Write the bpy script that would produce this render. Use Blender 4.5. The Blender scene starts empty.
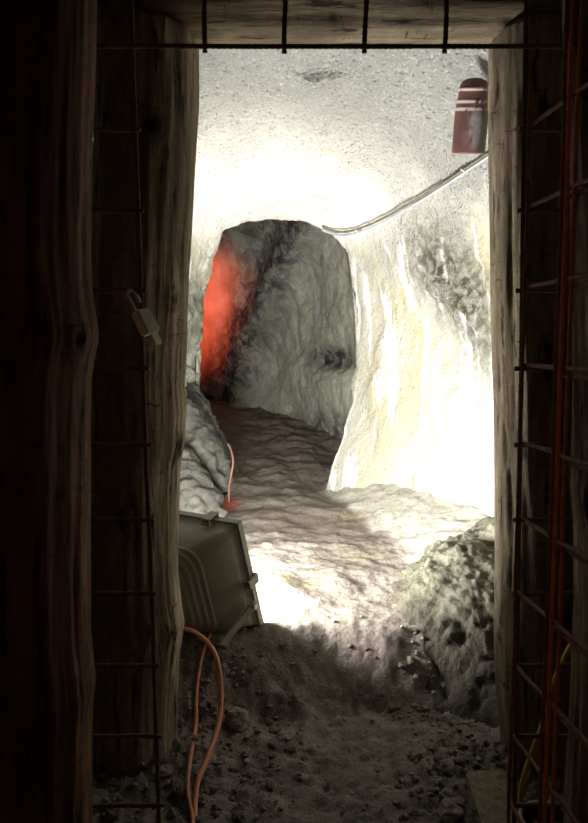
import bpy, bmesh, math, random
from mathutils import Vector, Matrix, noise
random.seed(7)
PI = math.pi
scene = bpy.context.scene
COL = scene.collection
# ------------------------------------------------------------------ camera, light, exposure
F, CH, TH = 700.0, 1.2, math.radians(5.3)
cam_d = bpy.data.cameras.new('camera'); cam = bpy.data.objects.new('camera', cam_d); COL.objects.link(cam)
cam.location = (0, 0, CH); cam.rotation_euler = (PI/2 - TH, 0, 0)
cam_d.sensor_fit = 'VERTICAL'; cam_d.sensor_height = 36.0; cam_d.lens = 36.0*F/823.0
cam_d.clip_start = 0.02
scene.camera = cam
w = bpy.data.worlds.new('world'); scene.world = w; w.use_nodes = True
w.node_tree.nodes['Background'].inputs[0].default_value = (1.0, 0.55, 0.32, 1)
w.node_tree.nodes['Background'].inputs[1].default_value = 0.055
LAMP = 250.0          # radiance of the floodlight glass
rl = bpy.data.lights.new('red_spot', 'SPOT'); rl.energy = 150; rl.color = (1, 0.085, 0.025); rl.shadow_soft_size = 0.04
rl.spot_size = math.radians(90); rl.spot_blend = 1.0
rlo = bpy.data.objects.new('red_spot', rl); COL.objects.link(rlo); rlo.location = (-1.75, 6.85, 1.55)
rlo.rotation_euler = (Vector((-1.10, 7.75, 1.72))-Vector(rlo.location)).to_track_quat('-Z', 'Y').to_euler()
vs = scene.view_settings
vs.view_transform = 'Standard'; vs.look = 'None'; vs.gamma = 1; vs.exposure = 0.0; vs.use_curve_mapping = False
scene.cycles.max_bounces = 10; scene.cycles.diffuse_bounces = 8

# ------------------------------------------------------------------ helpers
def ray(x, y):
    u, v = (x-294)/F, (y-411.5)/F
    return Vector((u, math.cos(TH) - v*math.sin(TH), -math.sin(TH) - v*math.cos(TH)))
def P(x, y, D):                      # the point seen at x, y at depth Y = D
    r = ray(x, y); return Vector((0, 0, CH)) + r*(D/r.y)
def G(x, y, z=0.0):                  # the point seen at x, y on the level z
    r = ray(x, y); return Vector((0, 0, CH)) + r*((z-CH)/r.z)
def n3(x, y, z, o=4, H=0.8):
    return noise.fractal(Vector((x, y, z)), H, 2.1, o)
def lerp(a, b, t): return a + (b-a)*t
def sstep(a, b, x):
    t = max(0.0, min(1.0, (x-a)/(b-a))); return t*t*(3-2*t)   # works with a > b too
def interp(tab, x):
    if x <= tab[0][0]: return tab[0][1]
    for (x0, y0), (x1, y1) in zip(tab, tab[1:]):
        if x <= x1: return lerp(y0, y1, (x-x0)/(x1-x0))
    return tab[-1][1]
def tag(o, label=None, cat=None, group=None, kind=None):
    if label: o['label'] = label
    if cat: o['category'] = cat
    if group: o['group'] = group
    if kind: o['kind'] = kind
    return o
def empty(name, loc, label, cat, group=None):
    o = bpy.data.objects.new(name, None); COL.objects.link(o); o.location = loc; o.empty_display_size = 0.1
    return tag(o, label, cat, group)
def mesh(name, verts, faces, mat, parent=None, smooth=True, attrs=None, origin=None):
    if origin is None: origin = parent.location.copy() if parent and parent.parent is None else Vector((0, 0, 0))
    if parent is not None and parent.parent is not None: origin = parent.parent.location.copy()
    me = bpy.data.meshes.new(name)
    me.from_pydata([tuple(Vector(v)-origin) for v in verts], [], faces)
    me.validate(); me.update()
    if smooth: me.polygons.foreach_set('use_smooth', [True]*len(me.polygons))
    for k, vals in (attrs or {}).items():
        a = me.attributes.new(k, 'FLOAT', 'POINT'); a.data.foreach_set('value', vals)
    me.materials.append(mat)
    o = bpy.data.objects.new(name, me); COL.objects.link(o)
    if parent is not None: o.parent = parent
    else: o.location = origin
    return o
class MB:
    """collects shapes of ONE part, in world coordinates"""
    def __init__(s): s.v = []; s.f = []
    def add(s, v, f):
        b = len(s.v); s.v += [Vector(p) for p in v]; s.f += [tuple(i+b for i in q) for q in f]; return s
    def box(s, M, sx, sy, sz, bev=0.0):
        bm = bmesh.new(); bmesh.ops.create_cube(bm, size=1.0)
        for v in bm.verts: v.co = Vector((v.co.x*sx, v.co.y*sy, v.co.z*sz))
        if bev: bmesh.ops.bevel(bm, geom=list(bm.edges), offset=bev, segments=2, affect='EDGES')
        bm.verts.index_update()
        s.add([M @ v.co for v in bm.verts], [[v.index for v in f.verts] for f in bm.faces]); bm.free(); return s
    def tube(s, pts, r, seg=8, rib=0.0, pitch=0.009, step=None):
        pts = [Vector(p) for p in pts]
        if step:
            out = []
            for a, b in zip(pts, pts[1:]):
                n = max(1, int((b-a).length/step)); out += [a.lerp(b, i/n) for i in range(n)]
            pts = out + [pts[-1]]
        N = len(pts); t0 = (pts[1]-pts[0]).normalized()
        nrm = t0.orthogonal().normalized(); v = []; L = 0.0
        for i, p in enumerate(pts):
            t = (pts[min(i+1, N-1)]-pts[max(i-1, 0)]).normalized()
            nrm = (nrm - t*nrm.dot(t)).normalized(); bn = t.cross(nrm)
            if i: L += (p-pts[i-1]).length
            rr = r(i/(N-1)) if callable(r) else r
            if rib: rr *= 1 + rib*(1 if (L % pitch) < pitch*0.45 else 0)
            for k in range(seg):
                a = 2*PI*k/seg; v.append(p + nrm*math.cos(a)*rr + bn*math.sin(a)*rr)
        f = [(i*seg+k, i*seg+(k+1) % seg, (i+1)*seg+(k+1) % seg, (i+1)*seg+k) for i in range(N-1) for k in range(seg)]
        f += [tuple(range(seg))[::-1], tuple((N-1)*seg+k for k in range(seg))]
        return s.add(v, f)
    def lathe(s, M, prof, seg=40, cap=True):
        v = [M @ Vector((r*math.cos(2*PI*k/seg), r*math.sin(2*PI*k/seg), z)) for r, z in prof for k in range(seg)]
        n = len(prof)
        f = [(i*seg+k, i*seg+(k+1) % seg, (i+1)*seg+(k+1) % seg, (i+1)*seg+k) for i in range(n-1) for k in range(seg)]
        if cap: f += [tuple(range(seg))[::-1], tuple((n-1)*seg+k for k in range(seg))]
        return s.add(v, f)
    def build(s, name, mat, parent=None, smooth=True, origin=None):
        if parent is None and origin is None: origin = sum(s.v, Vector())/len(s.v)
        return mesh(name, s.v, s.f, mat, parent, smooth, origin=origin)
def spline(pts, n=12):
    pts = [Vector(p) for p in pts]; out = []
    for i in range(len(pts)-1):
        p0, p1, p2, p3 = pts[max(i-1, 0)], pts[i], pts[i+1], pts[min(i+2, len(pts)-1)]
        for k in range(n):
            t = k/n
            out.append(0.5*((2*p1)+(p2-p0)*t+(2*p0-5*p1+4*p2-p3)*t*t+(3*p1-p0-3*p2+p3)*t**3))
    return out+[pts[-1]]
def grid(name, rows, mat, parent=None, attrs=None, closed=False, flip=False):
    nr, nc = len(rows), len(rows[0]); v = [p for r in rows for p in r]; f = []
    for i in range(nr-1):
        for j in range(nc if closed else nc-1):
            q = (i*nc+j, i*nc+(j+1) % nc, (i+1)*nc+(j+1) % nc, (i+1)*nc+j)
            f.append(q[::-1] if flip else q)
    return mesh(name, v, f, mat, parent, True, attrs, origin=Vector((0, 0, 0)))

# ------------------------------------------------------------------ materials
class NT:
    def __init__(s, name, rough=0.9, metal=0.0, spec=0.3):
        s.m = bpy.data.materials.new(name); s.m.use_nodes = True; s.t = s.m.node_tree; s.b = s.t.nodes['Principled BSDF']
        s.b.inputs['Roughness'].default_value = rough; s.b.inputs['Metallic'].default_value = metal
        s.b.inputs['Specular IOR Level'].default_value = spec
        s.co = s.t.nodes.new('ShaderNodeTexCoord').outputs['Object']
    def link(s, a, b): s.t.links.new(a, b)
    def map(s, sc):
        n = s.t.nodes.new('ShaderNodeMapping'); n.inputs['Scale'].default_value = sc; s.link(s.co, n.inputs[0]); return n.outputs[0]
    def noise(s, scale, detail=6, sc=None, rough=0.6, dist=0.0):
        n = s.t.nodes.new('ShaderNodeTexNoise'); n.inputs['Scale'].default_value = scale; n.inputs['Detail'].default_value = detail
        n.inputs['Roughness'].default_value = rough; n.inputs['Distortion'].default_value = dist
        s.link(s.map(sc) if sc else s.co, n.inputs['Vector']); return n.outputs['Fac']
    def voro(s, scale, sc=None, feat='F1'):
        n = s.t.nodes.new('ShaderNodeTexVoronoi'); n.feature = feat; n.inputs['Scale'].default_value = scale
        s.link(s.map(sc) if sc else s.co, n.inputs['Vector']); return n.outputs['Distance']
    def ramp(s, fac, stops):
        n = s.t.nodes.new('ShaderNodeValToRGB'); e = n.color_ramp.elements
        while len(e) < len(stops): e.new(0.5)
        for el, (p, c) in zip(e, stops):
            el.position = p; el.color = (c, c, c, 1) if isinstance(c, (int, float)) else (*c, 1)
        s.link(fac, n.inputs[0]); return n.outputs[0]
    def mix(s, fac, a, b, mode='MIX'):
        n = s.t.nodes.new('ShaderNodeMix'); n.data_type = 'RGBA'; n.blend_type = mode
        for val, i in ((fac, 0), (a, 6), (b, 7)):
            if hasattr(val, 'is_linked'): s.link(val, n.inputs[i])
            elif i == 0: n.inputs[0].default_value = val
            else: n.inputs[i].default_value = (*val, 1)
        return n.outputs[2]
    def math(s, op, a, b=0.0):
        n = s.t.nodes.new('ShaderNodeMath'); n.operation = op
        for val, i in ((a, 0), (b, 1)):
            if hasattr(val, 'is_linked'): s.link(val, n.inputs[i])
            else: n.inputs[i].default_value = val
        return n.outputs[0]
    def attr(s, name):
        n = s.t.nodes.new('ShaderNodeAttribute'); n.attribute_name = name; return n.outputs['Fac']
    def color(s, c):
        if hasattr(c, 'is_linked'): s.link(c, s.b.inputs['Base Color'])
        else: s.b.inputs['Base Color'].default_value = (*c, 1)
    def bump(s, h, dist=0.01, strength=1.0):
        n = s.t.nodes.new('ShaderNodeBump'); n.inputs['Distance'].default_value = dist; n.inputs['Strength'].default_value = strength
        s.link(h, n.inputs['Height'])
        if s.b.inputs['Normal'].is_linked:
            s.link(s.b.inputs['Normal'].links[0].from_socket, n.inputs['Normal'])
        s.link(n.outputs[0], s.b.inputs['Normal'])

def m_shotcrete():
    m = NT('shotcrete')
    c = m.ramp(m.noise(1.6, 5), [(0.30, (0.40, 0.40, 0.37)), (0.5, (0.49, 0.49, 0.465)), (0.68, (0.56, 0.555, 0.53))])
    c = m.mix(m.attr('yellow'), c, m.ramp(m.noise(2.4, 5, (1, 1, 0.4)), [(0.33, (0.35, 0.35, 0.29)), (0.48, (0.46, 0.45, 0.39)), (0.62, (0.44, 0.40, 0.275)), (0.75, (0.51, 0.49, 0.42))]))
    c = m.mix(m.attr('roof'), c, (0.78, 0.77, 0.72))  # overexposed band above the opening put into the colour
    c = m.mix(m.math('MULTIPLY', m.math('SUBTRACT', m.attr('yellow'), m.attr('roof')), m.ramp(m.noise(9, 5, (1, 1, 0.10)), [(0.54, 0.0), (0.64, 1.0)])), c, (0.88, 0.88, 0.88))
    c = m.mix(m.math('MULTIPLY', m.ramp(m.noise(26, 6), [(0.33, 0.9), (0.38, 0.0)]), m.ramp(m.noise(3, 4), [(0.48, 0.0), (0.6, 1.0)])), c, (0.25, 0.22, 0.18))
    c = m.mix(m.math('MULTIPLY', m.attr('pit'), m.ramp(m.noise(17, 6), [(0.42, 1.0), (0.56, 0.0)])), c, (0.11, 0.10, 0.055))
    c = m.mix(m.attr('rock'), c, m.ramp(m.noise(7, 7), [(0.35, (0.11, 0.115, 0.09)), (0.6, (0.24, 0.25, 0.205))]))
    c = m.mix(m.attr('bounce_cut'), c, (0.055, 0.045, 0.035))  # unseen front walls darkened to cut bounce light on the posts
    m.color(c)
    m.bump(m.noise(16, 8, rough=0.65), 0.02, 1.0)
    gz = m.math('SUBTRACT', 1.0, m.math('MULTIPLY', m.attr('yellow'), 0.85))
    m.bump(m.math('MULTIPLY', gz, m.noise(18, 9, rough=0.75)), 0.07, 1.0)
    m.bump(m.math('MULTIPLY', gz, m.ramp(m.voro(45), [(0.0, 0.0), (0.5, 1.0)])), 0.02, 1.0)
    m.bump(m.math('MULTIPLY', m.attr('pit'), m.noise(22, 8, rough=0.75)), 0.09, 1.0)
    return m.m
def m_rock():
    m = NT('grey_rock', 0.7)
    c = m.ramp(m.noise(3.0, 7, (1, 1, 0.6), dist=0.6), [(0.3, (0.30, 0.30, 0.235)), (0.55, (0.45, 0.455, 0.365)), (0.75, (0.55, 0.55, 0.47))])
    c = m.mix(m.ramp(m.noise(7, 6, (1, 1, 0.16)), [(0.56, 0.0), (0.66, 0.75)]), c, (0.55, 0.56, 0.54))
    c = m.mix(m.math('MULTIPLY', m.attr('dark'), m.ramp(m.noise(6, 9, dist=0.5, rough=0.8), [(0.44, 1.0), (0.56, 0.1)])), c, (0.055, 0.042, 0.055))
    m.color(c)
    m.bump(m.noise(9, 10, rough=0.72), 0.06, 1.0)
    m.bump(m.math('MULTIPLY', m.attr('dark'), m.noise(14, 8, rough=0.75)), 0.09, 1.0)
    return m.m
def m_floor():
    m = NT('muddy_floor', 0.75, spec=0.35)
    near = m.ramp(m.noise(9, 9, rough=0.7), [(0.3, (0.055, 0.044, 0.036)), (0.52, (0.20, 0.168, 0.145)), (0.75, (0.32, 0.275, 0.24))])
    pale = m.ramp(m.noise(3.5, 8, dist=0.6), [(0.3, (0.12, 0.10, 0.08)), (0.5, (0.205, 0.178, 0.15)), (0.75, (0.30, 0.27, 0.235))])
    pale = m.mix(m.ramp(m.noise(1.9, 5, (1, 2.2, 1)), [(0.56, 0.0), (0.66, 0.7)]), pale, (0.24, 0.22, 0.13))
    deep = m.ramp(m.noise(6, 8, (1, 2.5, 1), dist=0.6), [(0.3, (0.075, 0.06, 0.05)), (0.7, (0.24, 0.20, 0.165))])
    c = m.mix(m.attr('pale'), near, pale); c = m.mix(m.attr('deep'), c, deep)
    c = m.mix(m.attr('spray'), c, m.ramp(m.noise(14, 8, rough=0.7), [(0.3, (0.26, 0.25, 0.20)), (0.45, (0.48, 0.46, 0.39)), (0.7, (0.60, 0.58, 0.51))]))
    c = m.mix(m.attr('rusty'), c, (0.42, 0.085, 0.03))
    m.color(c)
    m.bump(m.noise(12, 9, rough=0.7), 0.035, 0.8)
    m.bump(m.noise(60, 5, rough=0.7), 0.010, 0.9)
    return m.m
def m_slab():
    m = NT('grey_slab', 0.8)
    c = m.ramp(m.noise(9, 9, (1, 1, 1), rough=0.75), [(0.3, (0.045, 0.045, 0.035)), (0.52, (0.11, 0.11, 0.088)), (0.75, (0.20, 0.20, 0.165))])
    c = m.mix(m.math('MULTIPLY', m.attr('dark'), m.ramp(m.noise(8, 9, rough=0.8), [(0.42, 1.0), (0.56, 0.1)])), c, (0.05, 0.035, 0.05))
    m.color(c); m.bump(m.noise(14, 10, rough=0.75), 0.05, 1.0); return m.m
def m_dirtshot():
    m = NT('dirty_shotcrete')
    c = m.ramp(m.noise(6, 8, rough=0.7), [(0.3, (0.055, 0.052, 0.035)), (0.5, (0.15, 0.145, 0.10)), (0.72, (0.33, 0.32, 0.25))])
    c = m.mix(m.attr('low'), c, m.ramp(m.noise(14, 8, rough=0.7), [(0.35, (0.035, 0.03, 0.02)), (0.7, (0.11, 0.092, 0.07))]))  # shade on the mound's lower part put into the colour
    m.color(c)
    m.bump(m.noise(13, 9, rough=0.75), 0.06, 1.0)
    m.bump(m.noise(60, 4), 0.012, 0.9)
    return m.m
def m_wood(name, dark, mid, light, stain=0.0):
    m = NT(name, 0.8, spec=0.2)
    g = m.noise(9, 8, (3.5, 3.5, 0.35), rough=0.7, dist=0.4)
    c = m.ramp(g, [(0.3, dark), (0.52, mid), (0.72, light)])
    c = m.mix(m.ramp(m.noise(3.5, 7, (1.5, 1.5, 0.7), rough=0.7), [(0.42, 0.85), (0.60, 0.0)]), c, tuple(0.45*x for x in mid))
    c = m.mix(m.ramp(m.noise(40, 4, (1, 1, 0.14)), [(0.34, 0.9), (0.42, 0.0)]), c, (0.03, 0.022, 0.015))
    c = m.mix(m.math('MULTIPLY', m.ramp(m.noise(22, 5, (0.7, 0.7, 2.6), rough=0.7), [(0.34, 0.85), (0.40, 0.0)]), m.ramp(m.noise(2.6, 3), [(0.42, 0.0), (0.58, 1.0)])), c, (0.07, 0.045, 0.025))
    c = m.mix(m.attr('dark'), c, (0.022, 0.015, 0.010))
    m.color(c)
    m.bump(g, 0.02, 1.0)
    m.bump(m.noise(26, 8, (2.5, 2.5, 0.25), rough=0.75), 0.012, 1.0)
    return m.m
def m_plain(name, col, col2=None, rough=0.6, metal=0.0, scale=20, bump=0.002, spec=0.4):
    m = NT(name, rough, metal, spec)
    m.color(m.ramp(m.noise(scale, 6), [(0.35, col), (0.68, col2 or tuple(min(1, x*1.35) for x in col))]))
    if bump: m.bump(m.noise(scale*3, 5), bump, 0.7)
    return m.m
M_SHOT, M_ROCK, M_FLOOR, M_DIRT, M_SLAB = m_shotcrete(), m_rock(), m_floor(), m_dirtshot(), m_slab()
M_WOOD = m_wood('weathered_pine', (0.22, 0.16, 0.10), (0.54, 0.43, 0.29), (0.80, 0.71, 0.54))
M_WOODR = m_wood('reddish_log', (0.15, 0.06, 0.03), (0.36, 0.16, 0.085), (0.56, 0.33, 0.19))
M_RUST = m_plain('rusty_rebar', (0.085, 0.048, 0.030), (0.19, 0.10, 0.055), 0.75, 0.1, 40)
M_RUSTG = m_plain('gate_rebar_rust', (0.16, 0.065, 0.03), (0.36, 0.155, 0.08), 0.75, 0.05, 40)
M_RUSTO = m_plain('orange_rusty_rebar', (0.60, 0.16, 0.04), (0.85, 0.28, 0.07), 0.7, 0.1, 40)
M_GREY = m_plain('grey_painted_metal', (0.27, 0.265, 0.22), (0.37, 0.36, 0.30), 0.5, 0.0, 9, 0.001)
M_STEEL = m_plain('worn_steel', (0.50, 0.48, 0.44), (0.68, 0.66, 0.60), 0.45, 0.2, 30)
M_LOCK = m_plain('polished_lock_steel', (0.84, 0.81, 0.74), (0.90, 0.87, 0.80), 0.35, 0.15, 30, 0)
M_BRASS = m_plain('pale_brass', (0.72, 0.66, 0.48), None, 0.4, 0.4, 30)
M_HOSE = m_plain('orange_hose_rubber', (0.50, 0.155, 0.075), (0.66, 0.29, 0.17), 0.5, 0, 14)
M_HOSED = m_plain('muddy_orange_hose', (0.09, 0.032, 0.02), (0.16, 0.07, 0.045), 0.7, 0, 14)
M_YEL = m_plain('yellow_hose_rubber', (0.50, 0.33, 0.06), (0.62, 0.44, 0.12), 0.5, 0, 14)
M_CABLE = m_plain('pale_blue_cable', (0.32, 0.35, 0.44), (0.42, 0.45, 0.54), 0.5, 0, 14)
M_ROPE = m_plain('shadow_rope', (0.10, 0.092, 0.055), (0.19, 0.175, 0.11), 0.9, 0, 30)  # rope darkened to stand for the shadow above the cable
M_BLACK = m_plain('black_rubber', (0.02, 0.02, 0.02), (0.04, 0.04, 0.04), 0.6, 0, 14)
M_STONE = m_plain('brown_stone', (0.12, 0.10, 0.08), (0.30, 0.26, 0.21), 0.85, 0, 14, 0.01)
M_BOARD = m_plain('gritty_board', (0.16, 0.13, 0.09), (0.32, 0.27, 0.19), 0.9, 0, 40, 0.01)
M_YTAG = m_plain('yellow_sticker', (0.55, 0.52, 0.05), None, 0.6, 0, 20, 0)
M_GRASS = m_plain('green_blade', (0.12, 0.17, 0.03), None, 0.7, 0, 20, 0)
def m_pipe():
    m = NT('red_brown_clay', 0.55)
    c = m.ramp(m.noise(14, 6, (1, 1, 0.6)), [(0.3, (0.06, 0.028, 0.024)), (0.7, (0.13, 0.052, 0.042))])
    c = m.mix(m.attr('white'), c, (0.20, 0.18, 0.19))
    c = m.mix(m.attr('ring'), c, (0.55, 0.45, 0.42))
    c = m.mix(m.attr('moss'), c, (0.07, 0.062, 0.038))
    m.color(c); m.bump(m.noise(40, 5), 0.004, 0.6); return m.m
M_PIPE = m_pipe()
gm = bpy.data.materials.new('lit_lamp_glass'); gm.use_nodes = True
gb = gm.node_tree.nodes['Principled BSDF']; gb.inputs['Emission Color'].default_value = (1.0, 0.975, 0.92, 1); gb.inputs['Emission Strength'].default_value = LAMP
gb.inputs['Base Color'].default_value = (0.8, 0.8, 0.8, 1); gb.inputs['Roughness'].default_value = 0.2

# ------------------------------------------------------------------ the tunnel shell
RIM = [(325, 500), (332, 468), (341, 445), (350, 412), (356, 380), (357, 345), (356, 310), (352, 280), (346, 255), (332, 236), (305, 225),
       (275, 220), (250, 221), (222, 229), (212, 260), (203, 300), (197, 340), (193, 385), (200, 405), (214, 425), (228, 455), (236, 500)]
DR = 4.8
rim3 = [P(x, y, DR) for x, y in RIM]
def resample(pts, n):
    L = [0.0]
    for a, b in zip(pts, pts[1:]): L.append(L[-1]+(b-a).length)
    out = []; j = 0
    for i in range(n):
        s = L[-1]*i/(n-1)
        while j < len(L)-2 and L[j+1] < s: j += 1
        out.append(pts[j].lerp(pts[j+1], (s-L[j])/(L[j+1]-L[j])))
    return out
NPH = 380
rimS = resample(rim3, NPH)
rimS = [rimS[max(0, min(NPH-1, i))] for i in range(NPH)]
def arch(xl, xr, zt, n, pz=0.52, px=0.72, zb=-0.15):
    c, a = (xl+xr)/2, (xr-xl)/2; pts = []
    for i in range(400):
        t = PI*i/399; cs, sn = math.cos(t), math.sin(t)
        pts.append(Vector((c+a*math.copysign(abs(cs)**px, cs), 0, zb+(zt-zb)*max(sn, 0)**pz)))
    return resample(pts, n)
ys = [-0.8+0.15*i for i in range(19)] + [1.95+0.0125*i for i in range(1, 229)]
ys = [y for y in ys if y < DR] + [DR]
XR = [(-1, 0.95), (1.9, 1.0), (2.6, 1.15), (3.4, 1.12)]
ZT = [(-1, 2.30), (1.9, 2.36), (2.6, 2.42), (3.6, 2.36), (4.3, 2.26)]
rows = []; pit = []; rock = []; yel = []; bounce_cut = []; roof = []
for y in ys:
    base = arch(-1.15, interp(XR, y), interp(ZT, y), NPH)
    t = max(0.0, (y-2.95)/(DR-2.95)); wgt = t**1.35*(1-0.10*math.sin(PI*t))
    row = []; pr = []; rr = []
    for j, b in enumerate(base):
        r = rimS[j]; u = j/(NPH-1)
        wj = wgt
        if u > 0.32 and u < 0.72:          # the roof keeps its height longer
            k = sstep(0.32, 0.42, u)*(1-sstep(0.62, 0.72, u)); wj = lerp(wgt, t**2.6, 0.65*k)
        p = Vector((lerp(b.x, r.x, wj), y, lerp(b.z, r.z, wj)))
        edge = sstep(DR-0.25, DR, y)
        nn = n3(p.x*1.3, p.y*1.3, p.z*1.3, 3)*0.06*(1-0.6*edge) + n3(p.x*7+5, p.y*7, p.z*7, 3)*0.012 + n3(p.x*24, p.y*24, p.z*24, 3)*(0.0035+0.009*sstep(3.9, 3.2, y)*sstep(1.7, 2.1, p.z))
        cq = P(318, 78, 3.15); ck = math.exp(-((p.x-cq.x)/0.09)**2-((p.y-cq.y-0.25*(p.x-cq.x)-0.02*n3(p.x*20, 1, 1, 2))/0.018)**2) if p.z > 2 else 0; nn -= ck*0.03
        c = Vector(((-0.1), y, 1.2)); d = (p-c); d.y = 0; d.normalize()
        # rough pitted patch on the right wall
        q = P(438, 292, 3.7)
        pm = math.exp(-(((p.x-q.x)*1.0/0.22)**2*0.3+((p.y-q.y)/0.33)**2+((p.z-q.z+0.55*(q.y-p.y))/0.30)**2)) if p.x > 0.3 else 0
        nn += pm*n3(p.x*14, p.y*14, p.z*14, 4)*0.05
        lowl = sstep(0.60, 0.68, u)*(1-sstep(1.50, 1.85, p.z+n3(p.x*3, p.y*3, p.z*3, 3)*0.15))
        nn += lowl*n3(p.x*4, p.y*4, p.z*4+3, 5)*0.05
        p += d*nn
        if y == DR: p.y += n3(p.x*6, 0, p.z*6, 3)*0.05
        row.append(p); pr.append(min(1.0, pm*1.25+ck)); rr.append(lowl); roof.append(sstep(3.0, 4.2, y-0.2*p.x)*sstep(1.75, 2.0, p.z)); yel.append(max(sstep(2.15, 1.75, p.z+0.2*n3(p.x*2, p.y*2, p.z*2, 3)), sstep(3.2, 4.5, y+0.25*n3(p.x*2, p.y*2, p.z*2, 3)-0.25*p.x))); bounce_cut.append(1-sstep(1.8, 2.25, y))
    rows.append(row); pit.append(pr); rock.append(rr)
def band(name, a, b):
    sub = [r[a:b+1] for r in rows]
    at = {'pit': [v for r in pit for v in r[a:b+1]], 'rock': [v for r in rock for v in r[a:b+1]]}
    at['roof'] = [roof[i*NPH+j] for i in range(len(rows)) for j in range(a, b+1)]
    at['yellow'] = [yel[i*NPH+j] for i in range(len(rows)) for j in range(a, b+1)]; at['bounce_cut'] = [bounce_cut[i*NPH+j] for i in range(len(rows)) for j in range(a, b+1)]
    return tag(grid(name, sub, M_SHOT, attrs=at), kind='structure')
i1, i2 = int(NPH*0.36), int(NPH*0.64)
from mathutils.bvhtree import BVHTree
NR = len(rows)
BV = BVHTree.FromPolygons([p for r in rows for p in r], [(i*NPH+j, i*NPH+j+1, (i+1)*NPH+j+1, (i+1)*NPH+j) for i in range(NR-1) for j in range(NPH-1)])
def onwall(x, y, gap=0.0):            # the point of the shell seen at x, y, moved gap metres off it
    h = BV.ray_cast(Vector((0, 0, CH)), ray(x, y).normalized())
    if h[0] is None: return P(x, y, DR-gap)
    return h[0]-ray(x, y).normalized()*gap
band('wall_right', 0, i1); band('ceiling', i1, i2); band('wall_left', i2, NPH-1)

# the passage beyond the opening: it bends to the left
CL = spline([(-0.12, 4.80, 0), (-0.12, 5.45, 0), (-0.38, 6.2, 0), (-0.95, 6.95, 0), (-1.9, 7.5, 0), (-3.2, 7.75, 0)], 26)
NI = 260; irows = []; idark = []
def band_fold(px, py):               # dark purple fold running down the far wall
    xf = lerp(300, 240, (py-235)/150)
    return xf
for k, c in enumerate(CL):
    t = (CL[min(k+1, len(CL)-1)]-CL[max(k-1, 0)]).normalized(); nr = Vector((t.y, -t.x, 0))
    s = k/26.0
    hw = lerp(0.56, 0.66, sstep(0, 1, s)); hw_l = hw
    sec = arch(-hw_l, hw, 2.42, NI, 0.5, 0.7, -0.1)
    row = []; dr = []
    for j, b in enumerate(sec):
        p = Vector((c.x, c.y, 0)) + nr*b.x + Vector((0, 0, b.z))
        d = (Vector((c.x, c.y, 1.3))-p); d.z *= 0.6; d.normalize()
        # image position of this point for placing folds of the rock
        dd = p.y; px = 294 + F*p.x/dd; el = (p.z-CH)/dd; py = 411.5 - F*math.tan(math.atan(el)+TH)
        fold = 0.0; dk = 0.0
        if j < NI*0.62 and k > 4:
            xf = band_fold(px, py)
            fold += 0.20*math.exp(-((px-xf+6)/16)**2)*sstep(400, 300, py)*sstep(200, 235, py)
            fold += 0.10*math.exp(-((px-238)/10)**2)*sstep(230, 300, py)  # ridge added to keep the red light off the wall beyond
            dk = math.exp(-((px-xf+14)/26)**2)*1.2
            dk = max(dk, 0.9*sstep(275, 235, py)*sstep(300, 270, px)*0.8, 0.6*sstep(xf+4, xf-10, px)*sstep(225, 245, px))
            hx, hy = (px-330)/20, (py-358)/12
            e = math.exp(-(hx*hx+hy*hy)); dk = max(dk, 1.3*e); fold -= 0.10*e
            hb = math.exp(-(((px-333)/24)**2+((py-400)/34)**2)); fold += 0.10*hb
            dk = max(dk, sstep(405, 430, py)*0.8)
        nn = n3(p.x*1.1, p.y*1.1, p.z*1.1+9, 2)*0.07 + n3(p.x*4, p.y*4, p.z*4, 5)*0.03 - abs(n3(p.x*7, p.y*7, p.z*5, 4))*0.03
        nn += dk*n3(p.x*9, p.y*9, p.z*7, 4)*0.03
        p += d*(fold+nn*sstep(0, 4, k))
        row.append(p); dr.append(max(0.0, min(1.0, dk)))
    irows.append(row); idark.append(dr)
# lip that joins the bright chamber's rim to the inner passage
lip = []; lipd = []
for q in (0.0, 0.35, 0.7, 1.0):
    r_ = []
    for j in range(NPH):
        a = rows[-1][j]; b = irows[0][min(NI-1, int(j*NI/NPH))]
        cc = Vector((a.x, a.y+0.02, a.z)); p = a.lerp(Vector((b.x, a.y+0.16, b.z)), q) if q else a.copy()
        if 0 < q < 1: p.y += 0.05+n3(p.x*8, q, p.z*8, 3)*0.04
        r_.append(p); lipd.append(0.5)
    lip.append(r_)
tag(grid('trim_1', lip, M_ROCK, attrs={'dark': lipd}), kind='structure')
for r0, r1 in zip(irows[:3], (0.22, 0.17, 0.08)):
    for p in r0: p.y = max(p.y, DR+0.0)
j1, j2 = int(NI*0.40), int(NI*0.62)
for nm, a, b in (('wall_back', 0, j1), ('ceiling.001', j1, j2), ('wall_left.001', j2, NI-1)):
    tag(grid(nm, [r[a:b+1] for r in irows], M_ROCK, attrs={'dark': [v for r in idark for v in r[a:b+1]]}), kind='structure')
# far end closes the bend where nothing of it is seen
endv = irows[-1]; c0 = sum(endv, Vector())/len(endv)
mesh('wall_far', endv+[c0], [(i, i+1, len(endv)) for i in range(len(endv)-1)], M_ROCK, attrs={'dark': [0.3]*(len(endv)+1)})['kind'] = 'structure'

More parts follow.
